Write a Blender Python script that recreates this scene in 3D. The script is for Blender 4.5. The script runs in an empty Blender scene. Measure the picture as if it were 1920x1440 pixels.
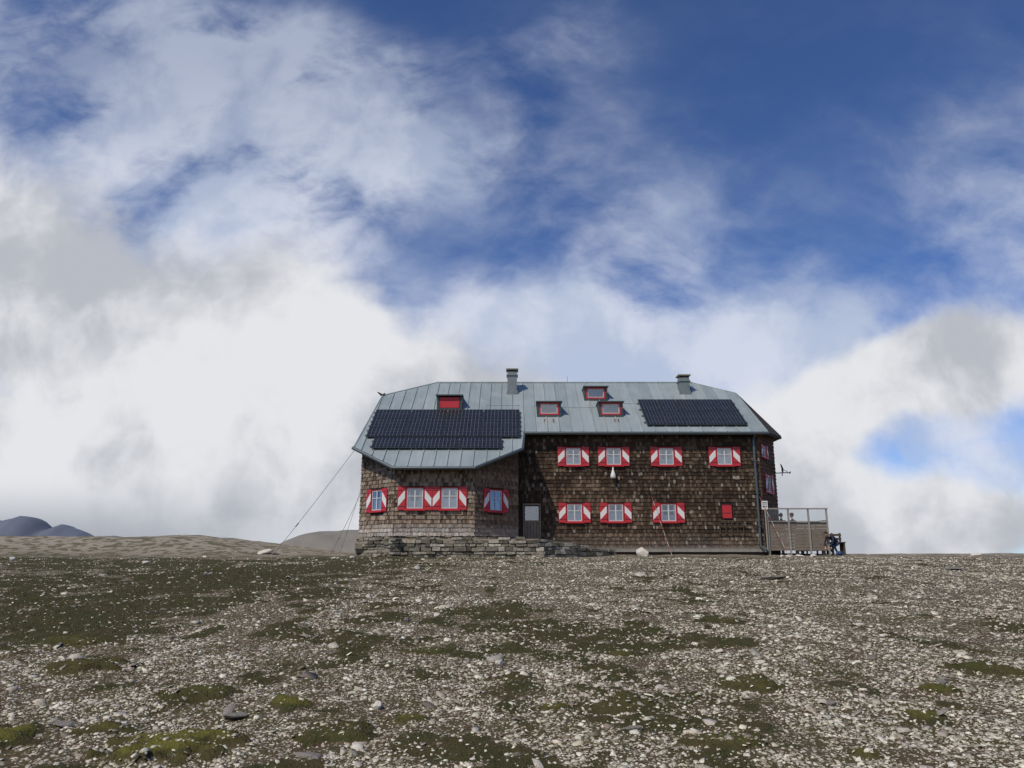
import bpy, bmesh, math, random
import numpy as np
from mathutils import Vector, Matrix
random.seed(7); rng=np.random.default_rng(11)
sc=bpy.context.scene
sc.view_settings.view_transform='Standard'; sc.view_settings.look='None'; sc.view_settings.exposure=0
# origin of the world = eye point; z=0 is eye level, +Y is the view heading
# ---------------------------------------------------------------- helpers
def link(o,parent=None):
    sc.collection.objects.link(o)
    if parent:
        o.parent=parent; o.matrix_parent_inverse=parent.matrix_world.inverted()
    return o
def empty(name,loc=(0,0,0)):
    e=bpy.data.objects.new(name,None); e.location=loc; e.empty_display_size=.3
    sc.collection.objects.link(e); bpy.context.view_layer.update(); return e
class MB:
    def __init__(s): s.v=[];s.f=[];s.m=[];s.c=[]
    def add(s,vs,fs,mi=0,col=None):
        b=len(s.v); s.v+= [tuple(p) for p in vs]
        for f in fs: s.f.append([b+i for i in f]); s.m.append(mi)
        if col is not None: s.c+=[col]*len(vs)
    def box8(s,p,mi=0,col=None):
        s.add(p,[(0,3,2,1),(4,5,6,7),(0,1,5,4),(1,2,6,5),(2,3,7,6),(3,0,4,7)],mi,col)
    def box(s,x0,x1,y0,y1,z0,z1,mi=0,col=None):
        s.box8([(x0,y0,z0),(x1,y0,z0),(x1,y1,z0),(x0,y1,z0),(x0,y0,z1),(x1,y0,z1),(x1,y1,z1),(x0,y1,z1)],mi,col)
    def fbox(s,F,a0,a1,z0,z1,n0,n1,mi=0,col=None):
        s.box8([F(a0,z0,n0),F(a1,z0,n0),F(a1,z0,n1),F(a0,z0,n1),F(a0,z1,n0),F(a1,z1,n0),F(a1,z1,n1),F(a0,z1,n1)],mi,col)
    def prism(s,F,poly,n0,n1,mi=0):
        k=len(poly)
        vs=[F(a,z,n0) for a,z in poly]+[F(a,z,n1) for a,z in poly]
        s.add(vs,[tuple(range(k))[::-1],tuple(range(k,2*k))]+[(i,(i+1)%k,k+(i+1)%k,k+i) for i in range(k)],mi)
    def tube(s,p,q,r0,r1=None,n=8,mi=0,cap=True,col=None):
        r1=r0 if r1 is None else r1
        p=Vector(p);q=Vector(q);d=(q-p).normalized()
        a=d.orthogonal().normalized();b=d.cross(a)
        vs=[];
        for c,r in((p,r0),(q,r1)):
            for i in range(n):
                t=2*math.pi*i/n; vs.append(c+a*math.cos(t)*r+b*math.sin(t)*r)
        fs=[(i,(i+1)%n,n+(i+1)%n,n+i) for i in range(n)]
        if cap: fs+=[tuple(range(n))[::-1],tuple(range(n,2*n))]
        s.add(vs,fs,mi,col)
    def obj(s,name,mats,parent=None,smooth=False,fix=True,bevel=0):
        me=bpy.data.meshes.new(name); me.from_pydata(s.v,[],s.f)
        for m in mats: me.materials.append(m)
        me.polygons.foreach_set('material_index',s.m)
        if s.c:
            at=me.attributes.new('shade','FLOAT_COLOR','POINT')
            at.data.foreach_set('color',np.array([(c[0],c[1],c[2],1) for c in s.c],dtype=np.float32).ravel())
        if fix:
            bm=bmesh.new();bm.from_mesh(me);bmesh.ops.recalc_face_normals(bm,faces=bm.faces);bm.to_mesh(me);bm.free()
        if smooth: me.polygons.foreach_set('use_smooth',[True]*len(me.polygons))
        o=bpy.data.objects.new(name,me); link(o,parent)
        if bevel:
            b=o.modifiers.new('bevel','BEVEL'); b.width=bevel; b.segments=2; b.limit_method='ANGLE'
        return o
def frame(P0,P1):
    """wall frame: s along wall from P0 to P1 (left to right seen from outside), z up, n outward"""
    a=Vector((P0[0],P0[1],0)); b=Vector((P1[0],P1[1],0)); d=(b-a).normalized(); n=Vector((d.y,-d.x,0))
    def F(s,z,o): 
        q=a+d*s+n*o; return (q.x,q.y,z)
    F.L=(b-a).length
    return F
# ---------------------------------------------------------------- materials
class NT:
    def __init__(s,name):
        s.mat=bpy.data.materials.new(name); s.mat.use_nodes=True; s.nt=s.mat.node_tree
        s.b=s.nt.nodes['Principled BSDF']
    def n(s,t,**k):
        x=s.nt.nodes.new(t)
        for a,v in k.items(): setattr(x,a,v)
        return x
    def l(s,a,b): s.nt.links.new(a,b)
    def noise(s,scale,detail=4,vec=None,rough=.55,dim='3D'):
        x=s.n('ShaderNodeTexNoise'); x.inputs['Scale'].default_value=scale; x.inputs['Detail'].default_value=detail; x.inputs['Roughness'].default_value=rough
        if vec is not None: s.l(vec,x.inputs['Vector'])
        return x.outputs['Fac']
    def ramp(s,f,stops):
        x=s.n('ShaderNodeValToRGB'); e=x.color_ramp.elements
        while len(e)<len(stops): e.new(.5)
        for i,(p,c) in enumerate(stops):
            e[i].position=p; e[i].color=(c,c,c,1) if isinstance(c,(int,float)) else (*c,1)
        s.l(f,x.inputs['Fac']); return x.outputs['Color']
    def mix(s,f,a,b,mode='MIX'):
        x=s.n('ShaderNodeMix',data_type='RGBA',blend_type=mode)
        for sock,v in((x.inputs['Factor'],f),(x.inputs['A'],a),(x.inputs['B'],b)):
            if isinstance(v,(int,float)): sock.default_value=v
            elif isinstance(v,tuple): sock.default_value=(*v,1)
            else: s.l(v,sock)
        return x.outputs['Result']
    def bump(s,h,strength,dist=.02):
        x=s.n('ShaderNodeBump'); x.inputs['Strength'].default_value=strength; x.inputs['Distance'].default_value=dist
        s.l(h,x.inputs['Height']); s.l(x.outputs['Normal'],s.b.inputs['Normal'])
    def obj(s): return s.n('ShaderNodeTexCoord').outputs['Object']
    def scaled(s,vec,sx,sy,sz):
        x=s.n('ShaderNodeMapping'); x.inputs['Scale'].default_value=(sx,sy,sz); s.l(vec,x.inputs['Vector']); return x.outputs['Vector']
def simple(name,col,rough=.6,metal=0,var=.25,scale=8,bump=0):
    t=NT(name); co=t.obj(); f=t.noise(scale,3,co)
    c=t.mix(f,tuple(x*(1-var) for x in col),tuple(min(1,x*(1+var)) for x in col))
    t.l(c,t.b.inputs['Base Color']); t.b.inputs['Roughness'].default_value=rough; t.b.inputs['Metallic'].default_value=metal
    if bump: t.bump(t.noise(scale*4,2,co),bump)
    return t.mat
def attr_mat(name,rough=.85,grain=(60,60,8),amt=.35,bump=.3):
    t=NT(name); a=t.n('ShaderNodeAttribute'); a.attribute_name='shade'
    t.b.inputs['Roughness'].default_value=rough; t.b.inputs['Specular IOR Level'].default_value=.2
    if amt:
        co=t.scaled(t.obj(),*grain); f=t.noise(1,3,co)
        t.l(t.mix(1.0,a.outputs['Color'],t.ramp(f,[(.3,1-amt),(.7,1+amt)]),'MULTIPLY'),t.b.inputs['Base Color'])
        if bump: t.bump(f,bump,.01)
    else: t.l(a.outputs['Color'],t.b.inputs['Base Color'])
    return t.mat
M_shingle=attr_mat('larch_shingles',.85,(50,50,7),.45,.3)
M_stone=attr_mat('dry_stone',.9,(9,9,14),.4,.5)
M_chip=attr_mat('gravel_stone',.85,(40,40,40),.25,0)
M_blade=attr_mat('grass_blade',.7,(5,5,5),0,0)
M_board=simple('dark_wall_boards',(.034,.023,.016),.9)
M_red=simple('red_paint',(.50,.022,.034),.5,var=.2,scale=3)
M_white=simple('white_paint',(.76,.75,.71),.55,var=.08,scale=4)
M_sash=simple('pale_window_sash',(.62,.63,.62),.5,var=.06)
M_dark=simple('dark_interior',(.02,.022,.026),.8)
M_curtain=simple('curtain',(.50,.51,.51),.9,var=.25,scale=25)
M_gutter=simple('gutter_metal',(.11,.135,.14),.45,.5,.15)
M_chim=simple('chimney_sheet',(.20,.23,.235),.5,.35,.25,4)
M_cap=simple('chimney_cap_concrete',(.22,.2,.15),.8)
M_dorm=simple('dormer_sheet',(.055,.07,.07),.5,.3,.25,5)
M_plank=simple('weathered_planks',(.19,.155,.12),.85,var=.4,scale=6,bump=.3)
M_plankd=simple('dark_planks',(.09,.065,.045),.85,var=.4,scale=6,bump=.3)
M_post=simple('grey_timber',(.30,.28,.24),.8,var=.25)
M_conc=simple('pale_concrete_plinth',(.27,.25,.21),.9,var=.3,scale=5)
M_rope=simple('steel_cable',(.1,.1,.1),.5,.5)
def pane():
    t=NT('window_glass'); nt=t.nt
    g=t.n('ShaderNodeBsdfGlossy'); g.inputs['Roughness'].default_value=.03; g.inputs['Color'].default_value=(.75,.78,.84,1)
    tr=t.n('ShaderNodeBsdfTransparent'); tr.inputs['Color'].default_value=(.75,.8,.85,1)
    m=t.n('ShaderNodeMixShader'); m.inputs[0].default_value=.2
    t.l(tr.outputs[0],m.inputs[1]); t.l(g.outputs[0],m.inputs[2]); t.l(m.outputs[0],nt.nodes['Material Output'].inputs['Surface'])
    return t.mat
M_glass=pane()
def roofmat():
    t=NT('standing_seam_roof'); co=t.obj()
    sx=t.n('ShaderNodeSeparateXYZ'); t.l(co,sx.inputs[0])
    d=t.n('ShaderNodeMath',operation='DIVIDE'); t.l(sx.outputs[0],d.inputs[0]); d.inputs[1].default_value=.56
    fl=t.n('ShaderNodeMath',operation='FLOOR'); t.l(d.outputs[0],fl.inputs[0])
    wn=t.n('ShaderNodeTexWhiteNoise',noise_dimensions='1D'); t.l(fl.outputs[0],wn.inputs['W'])
    base=t.mix(wn.outputs['Value'],(.29,.345,.345),(.39,.445,.44))
    st=t.noise(1,4,t.scaled(co,7,.6,.6)); base=t.mix(t.ramp(st,[(.35,.0),(.75,.55)]),base,(.22,.26,.26))
    pt=t.noise(1.1,4,co); base=t.mix(t.ramp(pt,[(.45,0.),(.75,.5)]),base,(.44,.47,.46))
    t.l(base,t.b.inputs['Base Color']); t.b.inputs['Metallic'].default_value=.12; t.b.inputs['Roughness'].default_value=.45
    t.bump(t.noise(2.5,2,co),.25,.02); return t.mat
M_roof=roofmat()
def solarmat():
    t=NT('solar_cells'); uv=t.n('ShaderNodeUVMap'); uv.uv_map='UVMap'
    sx=t.n('ShaderNodeSeparateXYZ'); t.l(uv.outputs[0],sx.inputs[0])
    def line(o,w):
        fr=t.n('ShaderNodeMath',operation='FRACT'); t.l(o,fr.inputs[0])
        lt=t.n('ShaderNodeMath',operation='LESS_THAN'); t.l(fr.outputs[0],lt.inputs[0]); lt.inputs[1].default_value=w; return lt.outputs[0]
    mx=t.n('ShaderNodeMath',operation='MAXIMUM'); t.l(line(sx.outputs[0],.09),mx.inputs[0]); t.l(line(sx.outputs[1],.09),mx.inputs[1])
    fu=t.n('ShaderNodeVectorMath',operation='FLOOR'); t.l(uv.outputs[0],fu.inputs[0])
    wn=t.n('ShaderNodeTexWhiteNoise',noise_dimensions='2D'); t.l(fu.outputs[0],wn.inputs['Vector'])
    cell=t.mix(wn.outputs['Value'],(.006,.008,.012),(.014,.018,.026))
    t.l(t.mix(mx.outputs[0],cell,(.15,.155,.16)),t.b.inputs['Base Color']); t.b.inputs['Roughness'].default_value=.25
    t.b.inputs['Specular IOR Level'].default_value=.3
    return t.mat
M_solar=solarmat(); M_alu=simple('aluminium_rail',(.24,.25,.26),.4,.6)

# ---------------------------------------------------------------- numpy noise
def _h(ix,iy,seed):
    n=(ix.astype(np.int64)*374761393+iy.astype(np.int64)*668265263+seed*1442695041)&0xffffffff
    n=((n^(n>>13))*1274126177)&0xffffffff; n=n^(n>>16); return (n&0xffff)/65535.0
def vn(x,y,seed=0):
    ix=np.floor(x);iy=np.floor(y);fx=x-ix;fy=y-iy;fx=fx*fx*(3-2*fx);fy=fy*fy*(3-2*fy)
    a=_h(ix,iy,seed);b=_h(ix+1,iy,seed);c=_h(ix,iy+1,seed);d=_h(ix+1,iy+1,seed)
    return (a*(1-fx)+b*fx)*(1-fy)+(c*(1-fx)+d*fx)*fy
def fbm(x,y,o=4,seed=0):
    s=0;a=.5;t=0
    for i in range(o):
        s=s+a*vn(x*2**i+17.3*i,y*2**i-9.1*i,seed+i);t+=a;a*=.5
    return s/t
def sst(a,b,x):
    t=np.clip((x-a)/(b-a),0,1);return t*t*(3-2*t)
# ---------------------------------------------------------------- terrain
CUSH=[(-2.4,5.75,.42,.9),(-3.8,5.9,.38,.9),(-1.9,7.0,.18,.9),(1.5,5.9,.28,.3),(2.2,7.6,.3,.2),(-2.8,7.3,.30,.25),(-.8,6.5,.13,.5),(5.1,8.7,.4,.2),
      (-1.3,6.1,.3,.15),(3.3,6.6,.16,.6),(.35,6.8,.12,.5),(4.0,7.6,.2,.4),(-4.5,8.6,.4,.2),(0.9,6.9,.25,.1),(3.1,12,.35,.2),(-1.0,9.8,.3,.2),(2.4,5.7,.12,.6),(-3.1,6.2,.2,.5),(1.3,9.4,.22,.3),(-5.8,10.5,.4,.3)]
def height(x,y):
    z=-1.62+.0565*y
    top=.36
    k=.25
    z=-k*np.log(np.exp(-np.clip(z,-30,30)/k)+np.exp(-top/k))         # smooth min -> crest plateau
    z=np.where(y>43,z-.16*(y-43)*sst(43,60,y),z)
    left=sst(-8.5,-17,x)*sst(32.5,39,y)*(1-sst(48,80,y))
    z=z+left*(.74+.35*(fbm(x*.35,y*.3,4,5)-.5))
    z=z+sst(-8,-10.5,x)*sst(33,36,y)*(1-sst(48,80,y))*.12
    z=z+(fbm(x*.35,y*.35,3,2)-.5)*.22*sst(3,8,y)*(1-sst(30,34,y)*.7)+(fbm(x*.8,y*.8,4,41)-.5)*.12*sst(28,33,y)*(1-sst(50,60,y))
    z=np.maximum(z,-160)
    return z
def moss(x,y):
    m=fbm(x*2.1,y*1.7,6,21)*.66+fbm(x*.25,y*.18,3,31)*.41
    b=.155*sst(0,-8,x)*sst(8,13,y)*(1-sst(28,36,y))+.03*sst(3,-2,x)-.035*sst(0,7,x)
    v=sst(.525,.72,m+b)
    v=v*(1-sst(33,36,y))
    return v
def cushion(x,y):
    h=np.zeros_like(x);yl=np.zeros_like(x)
    for cx,cy,r,w in CUSH:
        q=((x-cx)/r)**2+((y-cy)/(r*.8))**2
        q=q+(fbm(x*7,y*7,3,9)-.5)*2.4
        g=np.clip(1-q,0,1); h=np.maximum(h,np.sqrt(g)*r*.13); yl=np.maximum(yl,sst(.05,.7,g)*w)
    return h,yl
def axis(parts):
    out=[]
    for a,b,st in parts: out+=list(np.arange(a,b,st))
    return out
xi=axis([(0,5,.045),(5,14,.1),(14,46,.3)]); xo=list(46*np.power(1.25,np.arange(0,20)))
xs=np.array([-v for v in (xi[1:]+xo)][::-1]+xi+xo)
ys=np.array(sorted([-46*1.3**k for k in range(0,16)]+axis([(-45,3,1.5),(3,10,.032),(10,20,.08),(20,50,.15)])+[50*1.16**k for k in range(0,30)]))
X,Y=np.meshgrid(xs,ys); Z=height(X,Y); CH,CY=cushion(X,Y); MS=np.maximum(moss(X,Y),sst(0.0,.01,CH))
near=(1-sst(14,26,Y))*sst(-2,3,Y)
Z=Z+CH+near*((fbm(X*3,Y*3,4,3)-.5)*.07+(fbm(X*12,Y*12,2,6)-.5)*.025)+MS*near*(.015+.03*(fbm(X*9,Y*9,3,8)-.3))
ny,nx=X.shape
co=np.stack([X,Y,Z],-1).reshape(-1,3).astype(np.float32)
i=np.arange(ny-1)[:,None]*nx+np.arange(nx-1)[None]
q=np.stack([i,i+1,i+nx+1,i+nx],-1).reshape(-1,4).astype(np.int32)
def fastmesh(name,co,quads,mat,smooth=False,attrs={}):
    me=bpy.data.meshes.new(name); me.vertices.add(len(co)); me.vertices.foreach_set('co',co.ravel())
    k=quads.shape[1]
    me.loops.add(quads.size); me.loops.foreach_set('vertex_index',quads.ravel())
    me.polygons.add(len(quads)); me.polygons.foreach_set('loop_start',np.arange(len(quads),dtype=np.int32)*k)
    me.polygons.foreach_set('loop_total',np.full(len(quads),k,dtype=np.int32))
    if smooth: me.polygons.foreach_set('use_smooth',np.ones(len(quads),dtype=bool))
    me.update(calc_edges=True); me.validate()
    for n,a in attrs.items():
        at=me.attributes.new(n,'FLOAT_COLOR','POINT'); at.data.foreach_set('color',a.astype(np.float32).ravel())
    me.materials.append(mat); o=bpy.data.objects.new(name,me); sc.collection.objects.link(o); return o
def groundmat():
    t=NT('alpine_ground'); co=t.obj(); a=t.n('ShaderNodeAttribute'); a.attribute_name='mask'
    s=t.n('ShaderNodeSeparateColor'); t.l(a.outputs['Color'],s.inputs[0])
    mossm,yel,tan=s.outputs[0],s.outputs[1],s.outputs[2]
    nA=t.noise(16,4,co); nB=t.noise(2.3,4,co)
    soil=t.mix(nA,(.040,.026,.014),(.150,.112,.068))
    soil=t.mix(t.ramp(nB,[(.4,0.),(.62,.9)]),soil,(.085,.077,.032))
    c=soil
    nzc=t.n('ShaderNodeTexNoise'); nzc.inputs['Scale'].default_value=38; nzc.inputs['Detail'].default_value=1; t.l(co,nzc.inputs['Vector'])
    def chips(scale,lo,hi,seed):
        v=t.n('ShaderNodeTexVoronoi'); v.inputs['Scale'].default_value=scale
        m=t.n('ShaderNodeVectorMath',operation='MULTIPLY_ADD'); t.l(nzc.outputs['Color'],m.inputs[0]); m.inputs[1].default_value=(1.1/scale,)*3; t.l(co,m.inputs[2])
        t.l(m.outputs[0],v.inputs['Vector'])
        sc_=t.n('ShaderNodeSeparateColor'); t.l(v.outputs['Color'],sc_.inputs[0])
        pr=t.n('ShaderNodeMath',operation='GREATER_THAN'); t.l(sc_.outputs[0],pr.inputs[0]); pr.inputs[1].default_value=lo
        di=t.n('ShaderNodeMath',operation='LESS_THAN'); t.l(v.outputs['Distance'],di.inputs[0]); di.inputs[1].default_value=hi
        mu=t.n('ShaderNodeMath',operation='MULTIPLY'); t.l(pr.outputs[0],mu.inputs[0]); t.l(di.outputs[0],mu.inputs[1])
        col=t.mix(sc_.outputs[1],(.24,.205,.15),(.68,.62,.50))
        return mu.outputs[0],col
    for scale,lo,hi,sd in((42,.46,.37,1),(20,.62,.35,3)):
        f,col=chips(scale,lo,hi,sd)
        c=t.mix(f,c,col)
    mc=t.mix(nA,(.020,.021,.009),(.088,.086,.032))
    mc=t.mix(t.ramp(nB,[(.40,0.),(.64,.7)]),mc,(.080,.060,.030))
    mc=t.mix(yel,mc,t.mix(nA,(.06,.064,.012),(.20,.185,.04)))
    nz=t.noise(24,3,co); ad=t.n('ShaderNodeMath',operation='ADD'); t.l(nz,ad.inputs[0]); t.l(mossm,ad.inputs[1])
    mf=t.ramp(ad.outputs[0],[(.82,0.),(1.,1.)])
    c=t.mix(mf,c,mc)
    tc=t.mix(nA,(.21,.18,.135),(.46,.41,.32))
    tc=t.mix(t.ramp(nB,[(.48,0.),(.56,.85)]),tc,(.11,.10,.055))
    c=t.mix(tan,c,tc)
    t.l(c,t.b.inputs['Base Color']); t.b.inputs['Roughness'].default_value=.95; t.b.inputs['Specular IOR Level'].default_value=.1
    t.bump(t.noise(45,2,co),.7,.03)
    return t.mat
tan=sst(31.5,36.5,Y+3*(fbm(X*.3,Y*.3,4,77)-.5))
mask=np.stack([MS,CY,tan,np.ones_like(MS)],-1).reshape(-1,4)
ground=fastmesh('ground',co,q,groundmat(),True,{'mask':mask})
def ground_z(x,y):
    x=np.atleast_1d(np.asarray(x,float));y=np.atleast_1d(np.asarray(y,float))
    z=height(x,y);h,_=cushion(x,y);m=np.maximum(moss(x,y),sst(0.,.01,h));nr=(1-sst(14,26,y))*sst(-2,3,y)
    return z+h+nr*((fbm(x*3,y*3,4,3)-.5)*.07+(fbm(x*12,y*12,2,6)-.5)*.025)+m*nr*(.015+.03*(fbm(x*9,y*9,3,8)-.3))
# ---------------------------------------------------------------- gravel
def scatter(N,d0,d1):
    d=np.exp(rng.uniform(math.log(d0),math.log(d1),N)); x=rng.uniform(-1,1,N)*(.82*d+2.0)
    return x,d
def gravel(N,d0,d1,size,name,colr,flat=.35,mossk=.9,grow=.7,sig=.45):
    x,y=scatter(N,d0,d1)
    m=np.maximum(moss(x,y),sst(0,.01,cushion(x,y)[0]))
    dens=.22+.78*sst(.40,.60,fbm(x*2.0,y*1.6,5,55)+.10*sst(-2,4,x)-.12*sst(0,-7,x)*sst(7,12,y))
    keep=rng.uniform(0,1,N)<dens*(1-mossk*m); x=x[keep];y=y[keep];n=len(x)
    inhut=(y>32.3)&(x>-7.2)&(x<13.5); x=x[~inhut];y=y[~inhut];n=len(x)
    z=ground_z(x,y)
    s=size*np.exp(rng.normal(0,sig,n))*np.power(y/6,grow)
    yaw=rng.uniform(0,6.28,n); ax=rng.uniform(.6,1.6,n); th=rng.uniform(.15,flat,n)+.05
    base=np.array([[-1,-1,-1],[1,-1,-1],[1,1,-1],[-1,1,-1],[-.75,-.75,1],[.75,-.75,1],[.75,.75,1],[-.75,.75,1]],float)
    V=base[None]+rng.uniform(-.42,.42,(n,8,3))
    V[:,:,0]*=(s*ax*.5)[:,None];V[:,:,1]*=(s*.5)[:,None];V[:,:,2]*=(s*th*.6)[:,None]
    tl=rng.normal(0,.25,(n,2)); V[:,:,2]+=V[:,:,0]*tl[:,0:1]+V[:,:,1]*tl[:,1:2]
    c,s_=np.cos(yaw)[:,None],np.sin(yaw)[:,None]
    vx=V[:,:,0]*c-V[:,:,1]*s_; vy=V[:,:,0]*s_+V[:,:,1]*c
    P=np.stack([vx+x[:,None],vy+y[:,None],V[:,:,2]+(z+s*th*.3)[:,None]],-1).reshape(-1,3).astype(np.float32)
    fq=np.array([[4,5,6,7],[0,1,5,4],[1,2,6,5],[2,3,7,6],[3,0,4,7]],np.int32)
    Q=(np.arange(n,dtype=np.int32)[:,None,None]*8+fq[None]).reshape(-1,4)
    lo,hi=np.array(colr[0]),np.array(colr[1]); u=rng.beta(1.1,1.0,n)[:,None]; C=lo*(1-u)+hi*u
    C=C*(1+rng.normal(0,.02,(n,3)))*(1+rng.normal(0,.08,(n,1))); C=np.clip(C,0.01,.75)
    C=np.repeat(np.concatenate([C,np.ones((n,1))],1),8,0)
    return fastmesh(name,P,Q,M_chip,False,{'shade':C})
gravel(190000,4.2,33,.0145,'gravel',((.19,.155,.105),(.74,.685,.55)),.35,.72,.38)
gravel(3000,4.2,36,.030,'scattered_stones',((.14,.12,.095),(.58,.53,.44)),.28,.3,.3,.5)
# ---------------------------------------------------------------- grass
def grass(N):
    x,y=scatter(N,4.2,24)
    hc,yl=cushion(x,y); m=np.maximum(moss(x,y),sst(0,.01,hc))
    keep=rng.uniform(0,1,N)<m*.9; x=x[keep];y=y[keep];yl=yl[keep];n=len(x); z=ground_z(x,y)
    h=rng.uniform(.008,.026,n)*np.power(y/6,.5)*(1-.5*yl); w=.0026*np.power(y/6,.8); a=rng.uniform(0,6.28,n)
    lean=rng.normal(0,.6,(n,2))*h[:,None]
    P=np.zeros((n,3,3)); P[:,0]=np.stack([x-w*np.cos(a),y-w*np.sin(a),z-.003],-1);P[:,1]=np.stack([x+w*np.cos(a),y+w*np.sin(a),z-.003],-1)
    P[:,2]=np.stack([x+lean[:,0],y+lean[:,1],z+h],-1)
    u=rng.uniform(0,1,n)[:,None]; C=np.array([.032,.036,.013])*(1-u)+np.array([.118,.116,.042])*u
    br=(rng.uniform(0,1,n)<.32)[:,None]; C=np.where(br,np.array([.13,.097,.052]),C)
    C=C*(1-yl[:,None])+yl[:,None]*(np.array([.09,.095,.02])*(1-u)+np.array([.25,.23,.055])*u)
    C=np.repeat(np.concatenate([C,np.ones((n,1))],1),3,0)
    return fastmesh('grass',P.reshape(-1,3).astype(np.float32),np.arange(n*3,dtype=np.int32).reshape(-1,3),M_blade,False,{'shade':C})
grass(280000)
# ---------------------------------------------------------------- individual rocks
def rock(name,x,y,sx,sy,sz,col,sink=.25,seed=0,zz=None):
    bm=bmesh.new(); bmesh.ops.create_icosphere(bm,subdivisions=3,radius=1)
    r=random.Random(seed); pl=[(Vector((r.gauss(0,1),r.gauss(0,1),r.gauss(0,.8))).normalized(),r.uniform(.5,.8)) for _ in range(13)]
    for v in bm.verts:
        for n,d in pl:
            e=v.co.dot(n)-d
            if e>0: v.co-=n*e
        v.co=Vector((v.co.x*sx,v.co.y*sy,v.co.z*sz))
    me=bpy.data.meshes.new(name); bm.to_mesh(me); bm.free()
    me.materials.append(col); o=bpy.data.objects.new(name,me); sc.collection.objects.link(o)
    g=float(ground_z(x,y)[0]) if zz is None else zz
    o.location=(x,y,g+sz*(1-2*sink)*.8); o.rotation_euler=(r.uniform(-.15,.15),r.uniform(-.15,.15),r.uniform(0,6)); return o
M_rw=simple('quartz_rock',(.62,.57,.48),.85,var=.2,scale=9,bump=.5)
M_rg=simple('schist_rock',(.20,.18,.15),.9,var=.3,scale=14,bump=.6)
for k,(x,y,a,b,c,m) in enumerate([(-.14,8.87,.055,.05,.045,M_rw),(-1.12,6.84,.05,.05,.05,M_rw),(-2.9,13.1,.07,.07,.06,M_rw),(-1.2,12.8,.09,.06,.035,M_rw),
  (-2.9,16.1,.08,.07,.06,M_rw),(2.6,8.47,.065,.05,.035,M_rw),(-1.37,5.62,.16,.09,.022,M_rg),(-2.2,6.6,.14,.08,.025,M_rg),(-2.0,5.75,.07,.05,.02,M_rw),(-.25,9.3,.05,.05,.02,M_rw),
  (-1.75,15.0,.1,.08,.04,M_rw),(-1.6,12.2,.05,.05,.05,M_rg),(2.7,7.0,.1,.06,.03,M_rg),(4.2,8.0,.12,.08,.03,M_rg),(-3.4,6.3,.12,.07,.03,M_rg),(.9,6.2,.1,.06,.02,M_rg),
  (5.55,33.6,.40,.3,.28,M_rw),(-10.9,34.6,.42,.25,.16,M_rw),(-10.4,34.5,.2,.2,.1,M_rg),(20.6,35.0,.22,.18,.14,M_rw),(-2.9,24,.16,.12,.1,M_rw),(6.6,20,.45,.3,.05,M_rg),(13.4,24,.5,.35,.06,M_rg),
  (11.9,33.8,.2,.14,.09,M_rw),(12.4,33.9,.24,.15,.08,M_rw),(12.9,33.7,.16,.14,.09,M_rw),(11.5,33.6,.13,.1,.07,M_rw),(-6.2,30.5,.12,.1,.09,M_rw),(-12.5,27,.15,.12,.08,M_rw),(-19,30,.18,.12,.1,M_rw),(9,28,.15,.12,.08,M_rw),(15,29,.14,.1,.08,M_rg)]):
    rock('rock',x,y,a,b,c,m,seed=k+3)

# ---------------------------------------------------------------- HUT
hut=empty('mountain_hut',(3,40,.4))
RS=.70
def rz(y): return 5.84+(y-35.6)*RS      # front roof plane
YR=40.62
L1=(-6.8,34.9);L2=(-5.05,33.3);L3=(-1.6,33.3);L4=(.25,35.1);L5=(.25,36.0);R1=(11.6,36.0);R2=(12.98,38.0)
R3=(12.98,43.24);R4=(11.6,45.24);B1=(-6.8,45.24)
roofF=[(-4.10,YR),(9.74,YR),(11.74,39.40),(11.98,35.6),(.55,35.6),(.43,34.25),(-1.59,32.81),(-5.06,32.81),(-7.10,34.34),(-6.75,39.17)]
T=.13
def slab(mb,pts,mi=0,t=T):
    k=len(pts); lo=[Vector(p)-Vector((0,0,t)) for p in pts]
    mb.add([tuple(p) for p in pts]+[tuple(p) for p in lo],[tuple(range(k)),tuple(range(k,2*k))[::-1]]+[(i,(i+1)%k,k+(i+1)%k,k+i) for i in range(k)],mi)
mb=MB()
F3=[(x,y,rz(y)) for x,y in roofF]; slab(mb,F3)
Bk=[(-4.10,YR),(9.74,YR),(11.74,2*YR-39.4),(11.98,2*YR-35.6),(-7.1,2*YR-35.6),(-6.75,2*YR-39.17)]
slab(mb,[(x,y,rz(2*YR-y)) for x,y in Bk])
slab(mb,[(-4.1,YR,rz(YR)),(-6.75,39.17,rz(39.17)),(-6.75,2*YR-39.17,rz(39.17))])
A=(11.74,39.40,rz(39.4));A2=(11.74,2*YR-39.4,rz(39.4));RR=(9.74,YR,rz(YR));C=(13.4,38.0,6.02);C2=(13.4,2*YR-38,6.02);Bv=(11.98,35.6,rz(35.6));B2=(11.98,2*YR-35.6,rz(35.6))
slab(mb,[RR,A,A2]); slab(mb,[A,C,C2,A2])
mb.obj('roof',[M_roof],hut)
mb=MB(); slab(mb,[A,Bv,C]); slab(mb,[A2,B2,C2])
mb.obj('roof_end_facet',[M_board],hut)
NRM=Vector((0,-RS,1)).normalized()
def onroof(x,y,h=0): p=Vector((x,y,rz(y)))+NRM*h; return tuple(p)
def rbox(mb,x0,x1,y0,y1,h0,h1,mi=0):
    mb.box8([onroof(x0,y0,h0),onroof(x1,y0,h0),onroof(x1,y1,h0),onroof(x0,y1,h0),onroof(x0,y0,h1),onroof(x1,y0,h1),onroof(x1,y1,h1),onroof(x0,y1,h1)],mi)
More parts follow.
